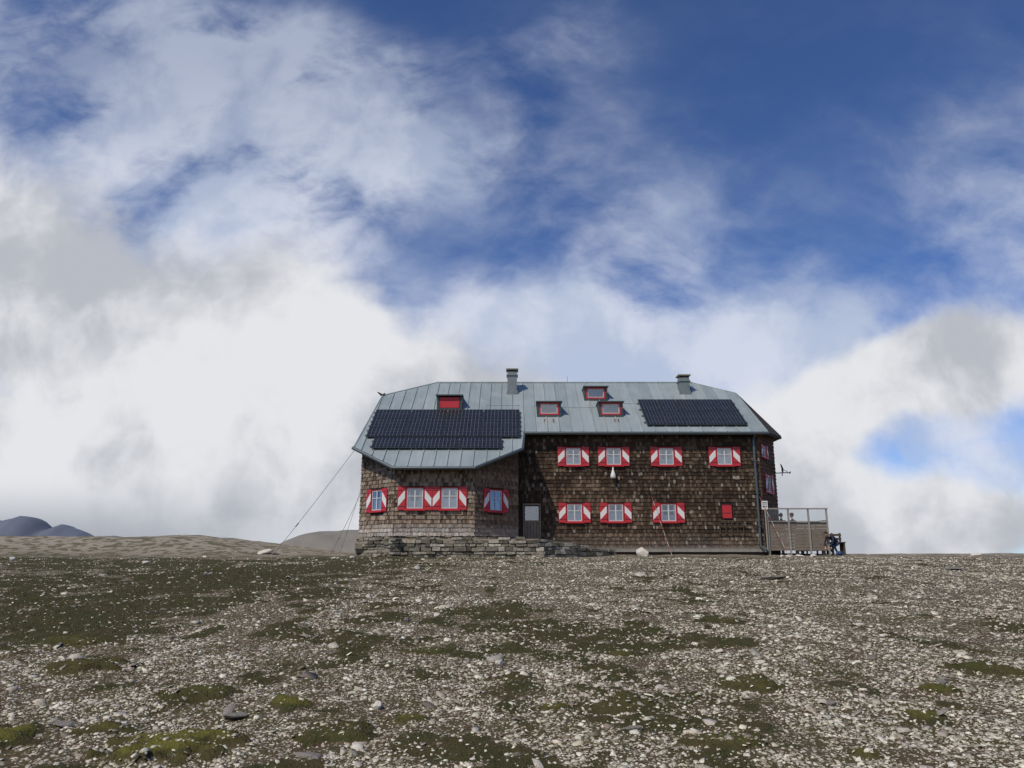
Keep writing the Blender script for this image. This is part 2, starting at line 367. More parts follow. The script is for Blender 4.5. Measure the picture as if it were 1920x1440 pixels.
def rng_y(x):
    ys_=[];k=len(roofF)
    for i in range(k):
        (x0,y0),(x1,y1)=roofF[i],roofF[(i+1)%k]
        if (x0-x)*(x1-x)<0: ys_.append(y0+(y1-y0)*(x-x0)/(x1-x0))
    return (min(ys_),max(ys_)) if len(ys_)>=2 else None
mb=MB()
for x in [k*.56 for k in range(-13,23)]:
    r=rng_y(x)
    if r and r[1]-r[0]>.15:
        rbox(mb,x-.014,x+.014,r[0]+.01,r[1]-.02,-.01,.045)
for x0,x1,y in((-1.3,.4,38.1),(-6.2,-3.0,36.3),(5.6,6.3,38.3),(2.5,4.2,37.9)):
    rbox(mb,x0,x1,y,y+.03,-.01,.02)
mb.obj('roof_seams',[M_roof],hut)
mb=MB()
def strip(p,q,w,h,mi=0):
    mb.tube(p,q,w,w,6,mi)
strip((-4.1,YR,rz(YR)+.02),(9.74,YR,rz(YR)+.02),.05,0)
for p,q in((F3[9],F3[0]),(F3[8],F3[9]),(RR,A),(A,Bv)): strip(Vector(p)+Vector((0,0,.01)),Vector(q)+Vector((0,0,.01)),.035,0)
def gut(p,q):
    p=Vector(p)+Vector((0,0,-.06));q=Vector(q)+Vector((0,0,-.06)); d=(q-p).normalized(); n=Vector((d.y,-d.x,0)).normalized()
    mb.tube(p+n*.05-d*.03,q+n*.05+d*.03,.075,.075,8,1)
gut(F3[4],F3[3]); gut(F3[7],F3[6]); gut(F3[8],F3[7]); gut(F3[6],F3[5])
mb.tube((13.4,38,5.98),(11.74,39.4,8.47),.06,.06,6,2)
mb.tube((13.4,38,5.93),(11.98,35.6,5.75),.06,.06,6,2)
mb.tube((.49,34.2,4.82),(.58,35.6,5.78),.06,.06,6,1)
mb.tube((-6.75,39.17,8.35),(-7.0,39.1,8.52),.07,.02,6,2)
mb.tube((-6.75,39.17,8.35),(-6.6,39.1,8.45),.05,.03,6,2)
mb.tube((11.35,35.86,5.62),(11.35,35.86,.6),.055,.055,10,1); mb.tube((11.35,35.55,5.72),(11.35,35.86,5.55),.055,.055,10,1)
mb.tube((11.35,35.86,.62),(11.5,35.5,.42),.055,.055,10,1)
for z in(1.5,3.0,4.5): mb.box(11.27,11.43,35.79,35.99,z,z+.04,1)
mb.tube((3.0,40.62,9.3),(3.0,40.62,9.75),.012,.008,5,1)
mb.obj('gutters_and_trim',[M_roof,M_gutter,M_board],hut)
def wall_top(x,y):
    yy=y if y<=YR else 2*YR-y
    z=rz(yy)-T-.01
    if x>11.7: z=min(z,6.3)
    return min(z,9.2)
def topf(F,s):
    p=F(s,0,0); return min(wall_top(p[0],p[1]),8.2)
mb=MB()
segs=[(L1,L2),(L2,L3),(L3,L4),(L4,L5),(L5,R1),(R1,R2),(R2,R3),(R3,R4),(R4,B1),(B1,L1)]
for P0,P1 in segs:
    F=frame(P0,P1); n=max(1,int(F.L/.4))
    for i in range(n):
        a=F.L*i/n;b=F.L*(i+1)/n
        mb.add([F(a,.1,0),F(b,.1,0),F(b,topf(F,b),0),F(a,topf(F,a),0)],[(0,1,2,3)])
mb.obj('wall_sheathing',[M_board],hut,fix=False)
def shingles(P0,P1,z0,holes,tint,name,exp=.175):
    F=frame(P0,P1); mb=MB(); z=z0; r=random.Random(len(name)*7)
    while z<9:
        s=-.03-r.uniform(0,.1)
        any_=False; rowk=r.uniform(.75,1.25)
        while s<F.L+.02:
            w=r.uniform(.055,.13); a=max(s,-.02); b=min(s+w-.006,F.L+.02); s+=w
            if b-a<.02: continue
            m=(a+b)/2; tz=topf(F,min(max(m,0),F.L))
            if z+exp*.6>tz: continue
            any_=True
            if any(a<h[1] and b>h[0] and z+.02<h[3] and z+exp>h[2] for h in holes): continue
            dz=r.uniform(-.016,.016); zt=min(z+exp*1.25,tz); nb=.034+r.uniform(0,.022); nt=.006
            cc=tint(m,z,F.L,r); cc=tuple(c*rowk for c in cc)
            mb.box8([F(a,z+dz,0),F(b,z+dz,0),F(b,z+dz,nb),F(a,z+dz,nb),F(a,zt,0),F(b,zt,0),F(b,zt,nt),F(a,zt,nt)],0,cc)
        if not any_ and z>3: break
        z+=exp
    return mb.obj(name,[M_shingle],hut)
def cl(a,b,t): return tuple(x*(1-t)+y*t for x,y in zip(a,b))
def nz(s,z,k): return float(fbm(np.array([s*k+50]),np.array([z*k+9]),3,4)[0])
DK=(.023,.015,.010);BR=(.108,.068,.042);TN=(.28,.205,.140);GY=(.36,.315,.26)
def t_main(s,z,L,r):
    t=min(1,max(0,(nz(s*.6,z*1.2,1)-.3)*1.6)); u=r.random()
    c=cl(DK,BR,min(1,.2+.7*t)*r.uniform(.5,1.3))
    if u>.50: c=cl(c,TN,r.uniform(.1,.7)*(.4+.6*t))
    if u>.95: c=cl(c,GY,.6)
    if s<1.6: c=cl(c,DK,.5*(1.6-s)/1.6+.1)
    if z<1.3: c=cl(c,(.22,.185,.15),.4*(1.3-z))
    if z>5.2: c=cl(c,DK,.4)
    return c
def t_bay(s,z,L,r):
    u=r.random(); c=cl(BR,TN,r.uniform(.2,.95))
    if u>.55: c=cl(c,GY,r.uniform(.2,.65))
    if u<.22: c=cl(c,DK,.6)
    if z<1.5: c=cl(c,(.48,.45,.40),min(1,(1.6-z)*1.8)*r.uniform(.3,1))
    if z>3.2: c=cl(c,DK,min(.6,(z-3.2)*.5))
    return c
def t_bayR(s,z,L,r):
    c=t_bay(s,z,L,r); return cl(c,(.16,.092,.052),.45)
def t_side(s,z,L,r):
    return cl((.09,.046,.024),(.18,.10,.055),r.random())
def window(F,cs,cz,w=.76,h=.86,sw=.34,shut='LR',curt=True,name='window'):
    mb=MB(); a0,a1=cs-w/2,cs+w/2; z0,z1=cz-h/2,cz+h/2
    mb.fbox(F,a0,a1,z0,z1,.002,.010,3)
    if curt:
        cr=random.uniform(.3,.55)
        mb.fbox(F,a0+.05,a1-.05,z0+.05,z0+.05+h*cr,.012,.018,4)
        k=random.uniform(.12,.25)
        mb.fbox(F,a0+.05,a0+.05+w*k,z0+.05+h*cr,z1-.05,.012,.018,4); mb.fbox(F,a1-.05-w*k,a1-.05,z0+.05+h*cr,z1-.05,.012,.018,4)
    mb.fbox(F,a0+.04,a1-.04,z0+.04,z1-.04,.026,.030,2)
    c=.045
    mb.fbox(F,a0,a1,z1-c,z1,.011,.075,0);mb.fbox(F,a0,a1,z0,z0+c,.011,.075,0);mb.fbox(F,a0,a0+c,z0+c,z1-c,.011,.075,0);mb.fbox(F,a1-c,a1,z0+c,z1-c,.011,.075,0)
    i0,i1,j0,j1=a0+c,a1-c,z0+c,z1-c;d=.035
    mb.fbox(F,i0,i1,j1-d,j1,.031,.058,1);mb.fbox(F,i0,i1,j0,j0+d,.031,.058,1);mb.fbox(F,i0,i0+d,j0+d,j1-d,.031,.058,1);mb.fbox(F,i1-d,i1,j0+d,j1-d,.031,.058,1)
    mb.fbox(F,cs-.028,cs+.028,j0+d,j1-d,.031,.062,1)
    zc=z0+h*.6
    mb.fbox(F,i0+d,cs-.028,zc-.016,zc+.016,.031,.055,1);mb.fbox(F,cs+.028,i1-d,zc-.016,zc+.016,.031,.055,1)
    mb.fbox(F,a0-.06,a1+.06,z0-.05,z0-.002,.0,.14,0)
    mb.fbox(F,a0-.03,a1+.03,z1+.002,z1+.035,.0,.10,5)
    mb.obj(name,[M_red,M_sash,M_glass,M_dark,M_curtain,M_board],hut)
    for side in shut:
        m2=MB(); n0=.05+random.uniform(0,.02)
        if side=='L': s0,s1=a0-.015-sw,a0-.015
        else: s0,s1=a1+.015,a1+.015+sw
        y0,y1=z0-.02,z1+.02
        m2.fbox(F,s0,s1,y0,y1,n0,n0+.032,0)
        for zz in(y0+.14,y1-.17): m2.fbox(F,s0+.03,s1+.015 if side=='L' else s1-.03,zz,zz+.025,n0+.0325,n0+.038,2)
        H=y1-y0;k=.02
        if side=='L': poly=[(s0+k,y0+.14*H),(s1-k,y0+.50*H),(s1-k,y0+.86*H),(s0+k,y0+.50*H)]
        else: poly=[(s0+k,y0+.50*H),(s1-k,y0+.14*H),(s1-k,y0+.50*H),(s0+k,y0+.86*H)]
        m2.prism(F,poly,n0+.033,n0+.0355,1)
        m2.obj('shutter',[M_red,M_white,M_dark],hut)
    return (a0-.05,a1+.05,z0-.05,z1+.03)
FM=frame(L5,R1); ox=L5[0]; H=[]
for xc in(2.88,4.77,7.24,9.97): H.append(window(FM,xc-ox,4.74))
for xc in(2.89,4.79,7.23): H.append(window(FM,xc-ox,2.13))
mb=MB(); hx=9.94-ox
mb.fbox(FM,hx-.21,hx+.21,1.88,2.5,.01,.06,0); mb.fbox(FM,hx-.25,hx+.25,2.502,2.54,.0,.08,1)
mb.fbox(FM,hx-.17,hx+.17,2.1,2.13,.0605,.068,1);mb.obj('red_hatch',[M_red,M_dark],hut); H.append((hx-.24,hx+.24,1.86,2.52))
mb=MB(); d0,d1=.50-ox,1.33-ox
mb.fbox(FM,d0,d1,.85,2.55,.004,.03,1)
mb.fbox(FM,d0,d0+.06,.85,2.55,.031,.09,0);mb.fbox(FM,d1-.06,d1,.85,2.55,.031,.09,0);mb.fbox(FM,d0+.06,d1-.06,2.47,2.55,.031,.09,0)
mb.fbox(FM,d0+.062,d1-.062,.85,1.72,.031,.06,0)
for k in range(1,5):
    s=d0+.06+k*(d1-d0-.12)/5; mb.fbox(FM,s-.006,s+.006,.9,1.70,.0605,.066,3)
mb.fbox(FM,d0+.10,d1-.10,1.78,2.42,.034,.040,2); mb.fbox(FM,d0+.062,d1-.062,1.722,1.775,.031,.065,0)
mb.fbox(FM,d1-.16,d1-.12,1.60,1.66,.061,.11,3)
mb.obj('door',[M_plank,M_dark,M_glass,M_dark],hut); H.append((d0,d1,.5,2.55))
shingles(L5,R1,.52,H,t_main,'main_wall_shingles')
FB=frame(L2,L3);bx=L2[0];H=[]
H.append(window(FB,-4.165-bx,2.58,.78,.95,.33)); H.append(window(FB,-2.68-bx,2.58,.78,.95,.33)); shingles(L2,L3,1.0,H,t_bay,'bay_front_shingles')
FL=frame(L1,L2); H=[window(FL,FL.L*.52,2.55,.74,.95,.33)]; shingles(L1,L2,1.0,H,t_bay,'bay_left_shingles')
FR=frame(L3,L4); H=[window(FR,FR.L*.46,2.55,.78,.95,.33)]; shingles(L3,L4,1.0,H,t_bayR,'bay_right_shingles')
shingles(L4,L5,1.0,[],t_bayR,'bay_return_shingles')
FE=frame(R1,R2); H=[window(FE,.75,5.05,.5,.6,.26,'LR',False),window(FE,1.15,3.55,.62,.86,.30,'LR',False)]
shingles(R1,R2,.52,H,t_side,'end_wall_shingles')
shingles(R2,R3,.52,[],t_side,'end_wall_shingles_east'); shingles(B1,L1,.8,[],t_bay,'west_wall_shingles')
mb=MB()
mb.fbox(FM,1.3,FM.L+.05,.36,.515,.0,.07,0)
mb.fbox(FM,1.3,FM.L+.05,.516,.54,.0,.085,1)
for P in(L2,L3,R1): mb.tube((P[0],P[1]-.01,.9 if P!=R1 else .45),(P[0],P[1]-.01,wall_top(*P)-.02),.03,.03,6,2)
mb.obj('plinth',[M_conc,M_post,M_plankd],hut)
mb=MB()
for k in range(5):
    s=9.55+k*.27-ox; mb.fbox(FM,s,s+.03,1.15,1.75,.05,.09,0)
for z in(1.15,1.5,1.74): mb.fbox(FM,9.5-ox,10.95-ox,z,z+.03,.091,.12,0)
mb.obj('wooden_rack',[M_plankd],hut)
mb=MB(); prof=[(.0,4.22),(.03,4.2),(.035,4.1),(.07,4.0),(.12,3.86),(.13,3.74),(.10,3.70),(0,3.69)]
lx,ly=4.70,35.78;n=12
vs=[(lx+r*math.cos(6.2832*i/n),ly+r*math.sin(6.2832*i/n),z) for r,z in prof for i in range(n)]
mb.add(vs,[(j*n+i,j*n+(i+1)%n,(j+1)*n+(i+1)%n,(j+1)*n+i) for j in range(len(prof)-1) for i in range(n)])
mb.tube((lx,ly,4.2),(lx,35.98,4.25),.012,.012,6,0)
mb.obj('hanging_bag',[M_white],hut,smooth=True)
def chimney(x0,x1,y0,y1,zb,zt):
    mb=MB(); mb.box(x0,x1,y0,y1,zb,zt,0)
    mb.box(x0-.05,x1+.05,y0-.05,y1+.05,zt-.22,zt-.15,0)
    for (a,b) in((x0+.03,y0+.03),(x1-.09,y0+.03),(x0+.03,y1-.09),(x1-.09,y1-.09)): mb.box(a,a+.06,b,b+.06,zt+.001,zt+.09,2)
    mb.box(x0-.07,x1+.07,y0-.07,y1+.07,zt+.091,zt+.16,1)
    mb.box(x0-.04,x1+.04,y0-.06,y0-.001,zb+.0,zb+.35,0)
    mb.obj('chimney',[M_chim,M_cap,M_dark],hut,bevel=.01)
chimney(-.24,.26,39.35,39.9,8.3,9.68); chimney(8.80,9.32,39.35,39.9,8.3,9.36)
def dormer(xc,w,yf,h,closed):
    z0=rz(yf)+.04; z1=z0+h; yb=yf+h/RS+.12; mb=MB(); x0,x1=xc-w/2,xc+w/2
    for a,b in((x0,x0+.11),(x1-.11,x1)):
        mb.box8([(a,yf,z0-.15),(b,yf,z0-.15),(b,yb,z1-.15),(a,yb,z1-.15),(a,yf,z1),(b,yf,z1),(b,yb,z1+.02),(a,yb,z1+.02)],0)
    mb.box8([(x0-.06,yf-.14,z1+.0),(x1+.06,yf-.14,z1+.0),(x1+.02,yb+.1,z1+.03),(x0-.02,yb+.1,z1+.03),(x0-.06,yf-.14,z1+.06),(x1+.06,yf-.14,z1+.06),(x1+.02,yb+.1,z1+.1),(x0-.02,yb+.1,z1+.1)],0)
    mb.box(x0+.111,x1-.111,yf+.0,yf+.2,z0-.12,z0+.07,0)
    F=frame((x0+.11,yf+.06),(x1-.11,yf+.06)); L=F.L; b=z0+.072;tp=z1-.002
    if closed:
        mb.fbox(F,.02,L-.02,b+.02,tp-.05,.0,.04,1); mb.fbox(F,.04,.08,b+.02,tp-.05,.041,.055,1); mb.fbox(F,L-.08,L-.04,b+.02,tp-.05,.041,.055,1)
    else:
        c=.07
        mb.fbox(F,0,L,b,b+c,0,.06,1);mb.fbox(F,0,L,tp-c,tp,0,.06,1);mb.fbox(F,0,c,b+c,tp-c,0,.06,1);mb.fbox(F,L-c,L,b+c,tp-c,0,.06,1)
        d=.03
        mb.fbox(F,c,L-c,b+c,b+c+d,.005,.045,2);mb.fbox(F,c,L-c,tp-c-d,tp-c,.005,.045,2);mb.fbox(F,c,c+d,b+c+d,tp-c-d,.005,.045,2);mb.fbox(F,L-c-d,L-c,b+c+d,tp-c-d,.005,.045,2)
        mb.fbox(F,c,L-c,b+c,tp-c,-.03,-.02,4); mb.fbox(F,c+d,L-c-d,b+c+d,tp-c-d,.01,.014,3)
    mb.obj('dormer_window',[M_dorm,M_red,M_sash,M_glass,M_dark],hut)
dormer(-3.12,1.26,37.65,.68,True); dormer(1.81,1.18,36.98,.68,False); dormer(4.84,1.18,36.98,.68,False); dormer(4.30,1.18,38.62,.66,False)
M_rust=simple('rust_stain_sheet',(.19,.12,.09),.6,.2,.4,9)
mb=MB()
for xc,yf in((1.81,36.98),(4.84,36.98),(-3.12,37.65)):
    for k in range(4):
        a=xc+random.uniform(-.35,.4); rbox(mb,a,a+random.uniform(.02,.06),yf-random.uniform(.35,.6),yf-.18,.002,.005)
mb.obj('rust_streaks',[M_rust],hut)
def array(x0,x1,y0,y1,nc,nr,cu,cv):
    me_v=[];fs=[];uvs=[]; mb=MB()
    dx=(x1-x0)/nc;dy=(y1-y0)/nr
    for i in range(nc):
        for j in range(nr):
            a,b,c,d=x0+i*dx+.012,x0+(i+1)*dx-.012,y0+j*dy+.010,y0+(j+1)*dy-.010
            rbox(mb,a,b,c,d,.09,.13,1)
            g=.022
            q=len(me_v); me_v+= [onroof(a+g,c+g,.1325),onroof(b-g,c+g,.1325),onroof(b-g,d-g,.1325),onroof(a+g,d-g,.1325)]; fs.append((q,q+1,q+2,q+3)); uvs+=[(0+.06+50*i,0.06+50*j),(50*i+cu,.06+50*j),(50*i+cu,50*j+cv),(.06+50*i,50*j+cv)]
    for j in range(nr):
        for t in(.25,.75): 
            y=y0+(j+t)*dy; rbox(mb,x0-.08,x1+.08,y-.02,y+.02,.03,.088,0)
    mb.obj('solar_array_frame',[M_alu,M_dorm],hut)
    me=bpy.data.meshes.new('solar_cells'); me.from_pydata(me_v,[],fs); uv=me.uv_layers.new(name='UVMap')
    for k,u in enumerate(uvs): uv.data[k].uv=u
    me.materials.append(M_solar); link(bpy.data.objects.new('solar_cells',me),hut)
array(-6.72,.38,35.0,37.5,4,3,10,6); array(-6.3,-.45,34.06,34.93,3,1,11,6); array(6.4,11.2,36.06,38.54,5,2,6,10)
dish=empty('satellite_dish',(13.1,37.7,4.2)); mb=MB()
mb.tube((12.85,37.75,4.15),(13.45,37.5,4.15),.022,.022,8); mb.tube((13.2,37.6,4.0),(13.2,37.6,4.55),.02,.02,8)
bm=bmesh.new(); bmesh.ops.create_cone(bm,cap_ends=False,segments=20,radius1=.26,radius2=.04,depth=.07)
R=Matrix.Translation((13.18,37.45,4.36))@Matrix.Rotation(math.radians(75),4,'Y')@Matrix.Rotation(.3,4,'X')
bmesh.ops.transform(bm,matrix=R,verts=bm.verts); vs=[v.co[:] for v in bm.verts]; fs=[[v.index for v in f.verts] for f in bm.faces]; bm.free(); mb.add(vs,fs)
mb.tube((13.2,37.45,4.3),(13.5,37.4,4.12),.012,.012,6); mb.tube((13.46,37.4,4.1),(13.55,37.4,4.18),.035,.03,8)
mb.obj('dish_and_arm',[M_dark],dish)
# ---------------------------------------------------------------- dry-stone walls
def stonewall(name,line,zb,topfn,parent=None,dep=.35,rowh=.13,seed=1):
    r=random.Random(seed); mb=MB()
    for P0,P1 in zip(line[:-1],line[1:]):
        F=frame(P0,P1); z=zb
        while z<2:
            hh=rowh*r.uniform(.75,1.3); s=-.05*r.random(); any_=False
            while s<F.L:
                w=r.uniform(.16,.55); m=min(s+w/2,F.L); p=F(m,0,0); tp=topfn(p[0])+r.uniform(-.05,.04)
                if z+hh*.5<tp:
                    any_=True; g=.009; b=r.uniform(-.03,.05); h2=min(z+hh-g,tp+.03)
                    j=lambda k=.022:r.uniform(-k,k)
                    q=[F(s+g+j(),z+j(.01),-dep),F(s+w-g+j(),z+j(.01),-dep),F(s+w-g+j(),z+g+j(.015),b+j()),F(s+g+j(),z+g+j(.015),b+j()),
                       F(s+g+j(),h2+j(.012),-dep),F(s+w-g+j(),h2+j(.012),-dep),F(s+w-g+j(),h2+j(.02),b+j()-.02),F(s+g+j(),h2+j(.02),b+j()-.02)]
                    u=r.random(); c=cl((.09,.08,.06),(.30,.27,.21),u)
                    if r.random()<.12: c=cl(c,(.48,.44,.36),.6)
                    mb.box8(q,0,c)
                s+=w
            if not any_: break
            z+=hh
    return mb.obj(name,[M_stone],parent,bevel=.014)
stonewall('bay_foundation',[(-6.9,36.5),(-6.9,34.85),(-5.1,33.2),(-1.55,33.2),(.3,35.0)],.05,lambda x:.96,hut,seed=4)
stonewall('stone_wall',[(-5.35,32.75),(-5.1,32.45),(1.1,32.45),(2.6,33.6),(4.6,35.2)],.05,lambda x: .88 if x<1.1 else .88-.44*min(1,(x-1.1)/3.3),seed=9,rowh=.15)
mb=MB()
tp=[(-5.2,32.7,.86),(1.1,32.7,.86),(2.5,33.8,.68),(4.5,35.4,.43),(4.6,36.1,.43),(1.6,36.1,.84),(.2,36.1,.88),(.2,35.0,.88),(-1.6,33.35,.88),(-5.1,33.35,.88)]
k=len(tp); mb.add([(x,y,z) for x,y,z in tp]+[(x,y,-.1) for x,y,z in tp],[tuple(range(k))]+[(i,(i+1)%k,k+(i+1)%k,k+i) for i in range(k)])
M_earth=simple('terrace_gravel',(.30,.255,.18),.95,var=.3,scale=9,bump=.5)
mb.obj('gravel_terrace',[M_earth])
# ---------------------------------------------------------------- windbreak terrace
deck=empty('wooden_terrace',(14,38,.8)); mb=MB()
for k in range(24): mb.box(11.75+k*.12,11.86+k*.12,36.15,42.0,.80,.84,0)
for x in(11.9,13.2,14.4):
    for y in(36.4,39,41.8): mb.box(x-.06,x+.06,y-.06,y+.06,-.2,.798,1)
mb.obj('deck_boards',[M_plank,M_post],deck)
fence=empty('windbreak_fence',(13,36,.4)); mb=MB(); FF=frame((11.75,35.95),(14.52,35.95))
z=.42
while z<1.70:
    mb.fbox(FF,.0,2.72,z,z+.135,.0,.025,0,) ; z+=.143
for s in(.0,.98,1.9,2.74): mb.fbox(FF,s-.035,s+.035,.2,2.28,.026,.09,1)
mb.fbox(FF,-.05,2.80,2.2805,2.34,-.01,.11,1); mb.fbox(FF,-.03,2.77,1.715,1.75,-.005,.095,1)
mb.fbox(FF,.03,2.70,1.76,2.27,.005,.012,2)
FS=frame((14.53,36.0),(14.53,40)); z=.42
while z<1.3: mb.fbox(FS,.0,4,z,z+.135,-.025,.0,0); z+=.143
for s in(1.3,2.6,3.95): mb.fbox(FS,s-.035,s+.035,.2,1.75,-.09,-.027,1)
mb.fbox(FS,0.05,4,1.7505,1.8,-.1,.01,1)
gl=NT('clear_screen'); 
g=gl.n('ShaderNodeBsdfGlossy'); g.inputs['Roughness'].default_value=.02; tr=gl.n('ShaderNodeBsdfTransparent'); tr.inputs['Color'].default_value=(.95,.97,.97,1)
mm=gl.n('ShaderNodeMixShader'); mm.inputs[0].default_value=.05; gl.l(tr.outputs[0],mm.inputs[1]);gl.l(g.outputs[0],mm.inputs[2]);gl.l(mm.outputs[0],gl.nt.nodes['Material Output'].inputs['Surface'])
mb.obj('boards_posts_and_screen',[M_plank,M_post,gl.mat],fence)
sign=empty('notice_sign',(11.65,35.8,2.5)); mb=MB(); FG=frame((11.5,35.80),(11.8,35.80))
mb.fbox(FG,.0,.28,2.27,2.66,.0,.015,0); mb.fbox(FG,.11,.17,.4,2.268,.001,.03,1)
for zz in(2.57,2.50): mb.fbox(FG,.04,.24,zz,zz+.03,.0152,.018,2)
for s in(.05,.12,.19): mb.fbox(FG,s,s+.04,2.36,2.44,.0152,.018,2)
mb.obj('board',[M_white,M_post,M_dark],sign)
bench=empty('wooden_bench',(15,36.6,.5)); mb=MB()
for y0 in(36.9,):
    for z in(.72,.92,1.1): mb.box(14.62,15.5,y0,y0+.03,z,z+.1,0)
    for x in(14.65,15.05,15.42): mb.box(x,x+.07,y0+.031,y0+.1,.2,1.24,1)
mb.box(14.65,15.5,36.42,36.62,.78,.82,0);mb.box(14.65,15.5,36.64,36.84,.78,.82,0)
for x in(14.7,15.4): mb.box(x,x+.06,36.45,36.8,.25,.778,1)
mb.obj('seat_and_back',[M_plankd,M_plankd],bench)
# ---------------------------------------------------------------- people
M_skin=simple('skin',(.48,.29,.2),.6,var=.08); M_navy=simple('navy_jacket',(.012,.016,.035),.8); M_jean=simple('dark_blue_trousers',(.02,.04,.09),.85)
M_rshirt=simple('red_jacket',(.3,.03,.03),.8); M_gshirt=simple('grey_jacket',(.06,.065,.07),.8); M_hair=simple('dark_hair',(.02,.014,.01),.8); M_shoe=simple('boots',(.03,.025,.02),.8)
def person(loc,yaw,pose,shirt,trous,hat=None):
    e_=empty('person',loc); Rz=Matrix.Rotation(yaw,4,'Z'); T0=Matrix.Translation(loc)@Rz
    J=pose['J']; V=[];E=[];Rr=[];lab=[]
    idx={}
    def add(n,p,r): idx[n]=len(V); V.append(Vector(p)); Rr.append(r)
    for n,(p,r) in J.items(): add(n,p,r)
    def ed(a,b,l): E.append((idx[a],idx[b])); lab.append(l)
    ed('pel','chest',0);ed('chest','neck',0);ed('neck','hb',2)
    for s in'LR':
        ed('chest','sh'+s,0);ed('sh'+s,'el'+s,0);ed('el'+s,'wr'+s,0);ed('pel','hip'+s,1);ed('hip'+s,'kn'+s,1);ed('kn'+s,'an'+s,1);ed('an'+s,'toe'+s,3)
        w=V[idx['wr'+s]];d=(w-V[idx['el'+s]]).normalized(); side=d.cross(Vector((0,0,1))); side=side.normalized() if side.length>.1 else Vector((1,0,0)); up=side.cross(d)
        add('pm'+s,w+d*.07,.026);ed('wr'+s,'pm'+s,2)
        for k,(o,L) in enumerate(((-.03,.065),(-.01,.078),(.01,.072),(.03,.055))):
            add(f'f{k}{s}',w+d*.09+side*o,.0095);ed('pm'+s,f'f{k}{s}',2);add(f'g{k}{s}',w+d*(.09+L*.6)+side*o-up*.012,.009);ed(f'f{k}{s}',f'g{k}{s}',2)
            add(f'h{k}{s}',w+d*(.09+L*.85)+side*o-up*.035,.008);ed(f'g{k}{s}',f'h{k}{s}',2)
        add('t'+s,w+d*.05-side*.05-up*.01,.011);ed('pm'+s,'t'+s,2);add('u'+s,w+d*.085-side*.06-up*.025,.009);ed('t'+s,'u'+s,2)
    me=bpy.data.meshes.new('body'); me.from_pydata([v[:] for v in V],E,[]); o=bpy.data.objects.new('body',me); sc.collection.objects.link(o)
    m=o.modifiers.new('skin','SKIN'); m.use_smooth_shade=True
    for i_,sv in enumerate(me.skin_vertices[0].data): sv.radius=(Rr[i_],Rr[i_]*(.72 if Rr[i_]>.1 else 1)); sv.use_root=(i_==idx['pel'])
    o.modifiers.new('sub','SUBSURF').levels=1; bpy.context.view_layer.update()
    ev=o.evaluated_get(bpy.context.evaluated_depsgraph_get()); m2=bpy.data.meshes.new_from_object(ev)
    m2.name='body'
    for mt in(shirt,trous,M_skin,M_shoe): m2.materials.append(mt)
    segs_=[(V[a],V[b]-V[a],l) for (a,b),l in zip(E,lab)]
    for p in m2.polygons:
        c=p.center;best=9;bl=0
        for a,d,l in segs_:
            t=max(0,min(1,(c-a).dot(d)/max(d.length_squared,1e-6))); q_=(c-a-d*t).length
            if q_<best-1e-5: best=q_;bl=l
        p.material_index=bl; p.use_smooth=True
    bpy.data.objects.remove(o); body=bpy.data.objects.new('body',m2); m2.transform(T0); link(body,e_)
    hb=V[idx['hb']]; HD=Matrix.Translation(hb)@Matrix.Rotation(pose.get('tilt',0),4,'X')
    def part(nm,mat,ctr,sc_,cut=None,seg=16):
        bm=bmesh.new();bmesh.ops.create_uvsphere(bm,u_segments=seg,v_segments=12,radius=1)
        if cut: bmesh.ops.delete(bm,geom=[v for v in bm.verts if cut(v.co)],context='VERTS')
        bmesh.ops.transform(bm,matrix=T0@HD@Matrix.Translation(ctr)@Matrix.Diagonal((*sc_,1)),verts=bm.verts)
        mm_=bpy.data.meshes.new(nm);bm.to_mesh(mm_);bm.free();mm_.materials.append(mat)
        for p in mm_.polygons:p.use_smooth=True
        link(bpy.data.objects.new(nm,mm_),e_)
    part('head',M_skin,(0,-.01,.11),(.075,.092,.112)); part('jaw',M_skin,(0,-.035,.05),(.055,.06,.05))
    part('nose',M_skin,(0,-.105,.10),(.013,.02,.02),seg=8)
    for s in(-1,1): part('eye',M_hair,(s*.03,-.09,.118),(.011,.008,.007),seg=8); part('ear',M_skin,(s*.076,0,.1),(.01,.02,.03),seg=8)
    part('mouth',M_rshirt,(0,-.09,.055),(.02,.006,.005),seg=8)
    part('hair',M_hair,(0,.008,.128),(.085,.098,.108),lambda c:c.z<-.35 or (c.y<-.45 and c.z<.45))
    if hat: 
        part('hat_crown',hat,(0,0,.175),(.092,.105,.075),lambda c:c.z<-.2); part('hat_brim',hat,(0,-.04,.165),(.11,.15,.010))
sit={'J':{'pel':((0,0,.52),.15),'chest':((0,.0,.88),.165),'neck':((0,-.01,1.08),.055),'hb':((0,-.03,1.15),.05),
 'shL':((.18,0,1.0),.062),'elL':((.25,-.1,.76),.045),'wrL':((.12,-.33,.74),.03),'shR':((-.18,0,1.0),.062),'elR':((-.25,-.1,.76),.045),'wrR':((-.12,-.33,.74),.03),
 'hipL':((.1,-.03,.5),.095),'knL':((.13,-.46,.5),.065),'anL':((.13,-.44,.09),.042),'toeL':((.14,-.62,.04),.035),'hipR':((-.1,-.03,.5),.095),'knR':((-.13,-.46,.5),.065),'anR':((-.13,-.44,.09),.042),'toeR':((-.14,-.62,.04),.035)}}
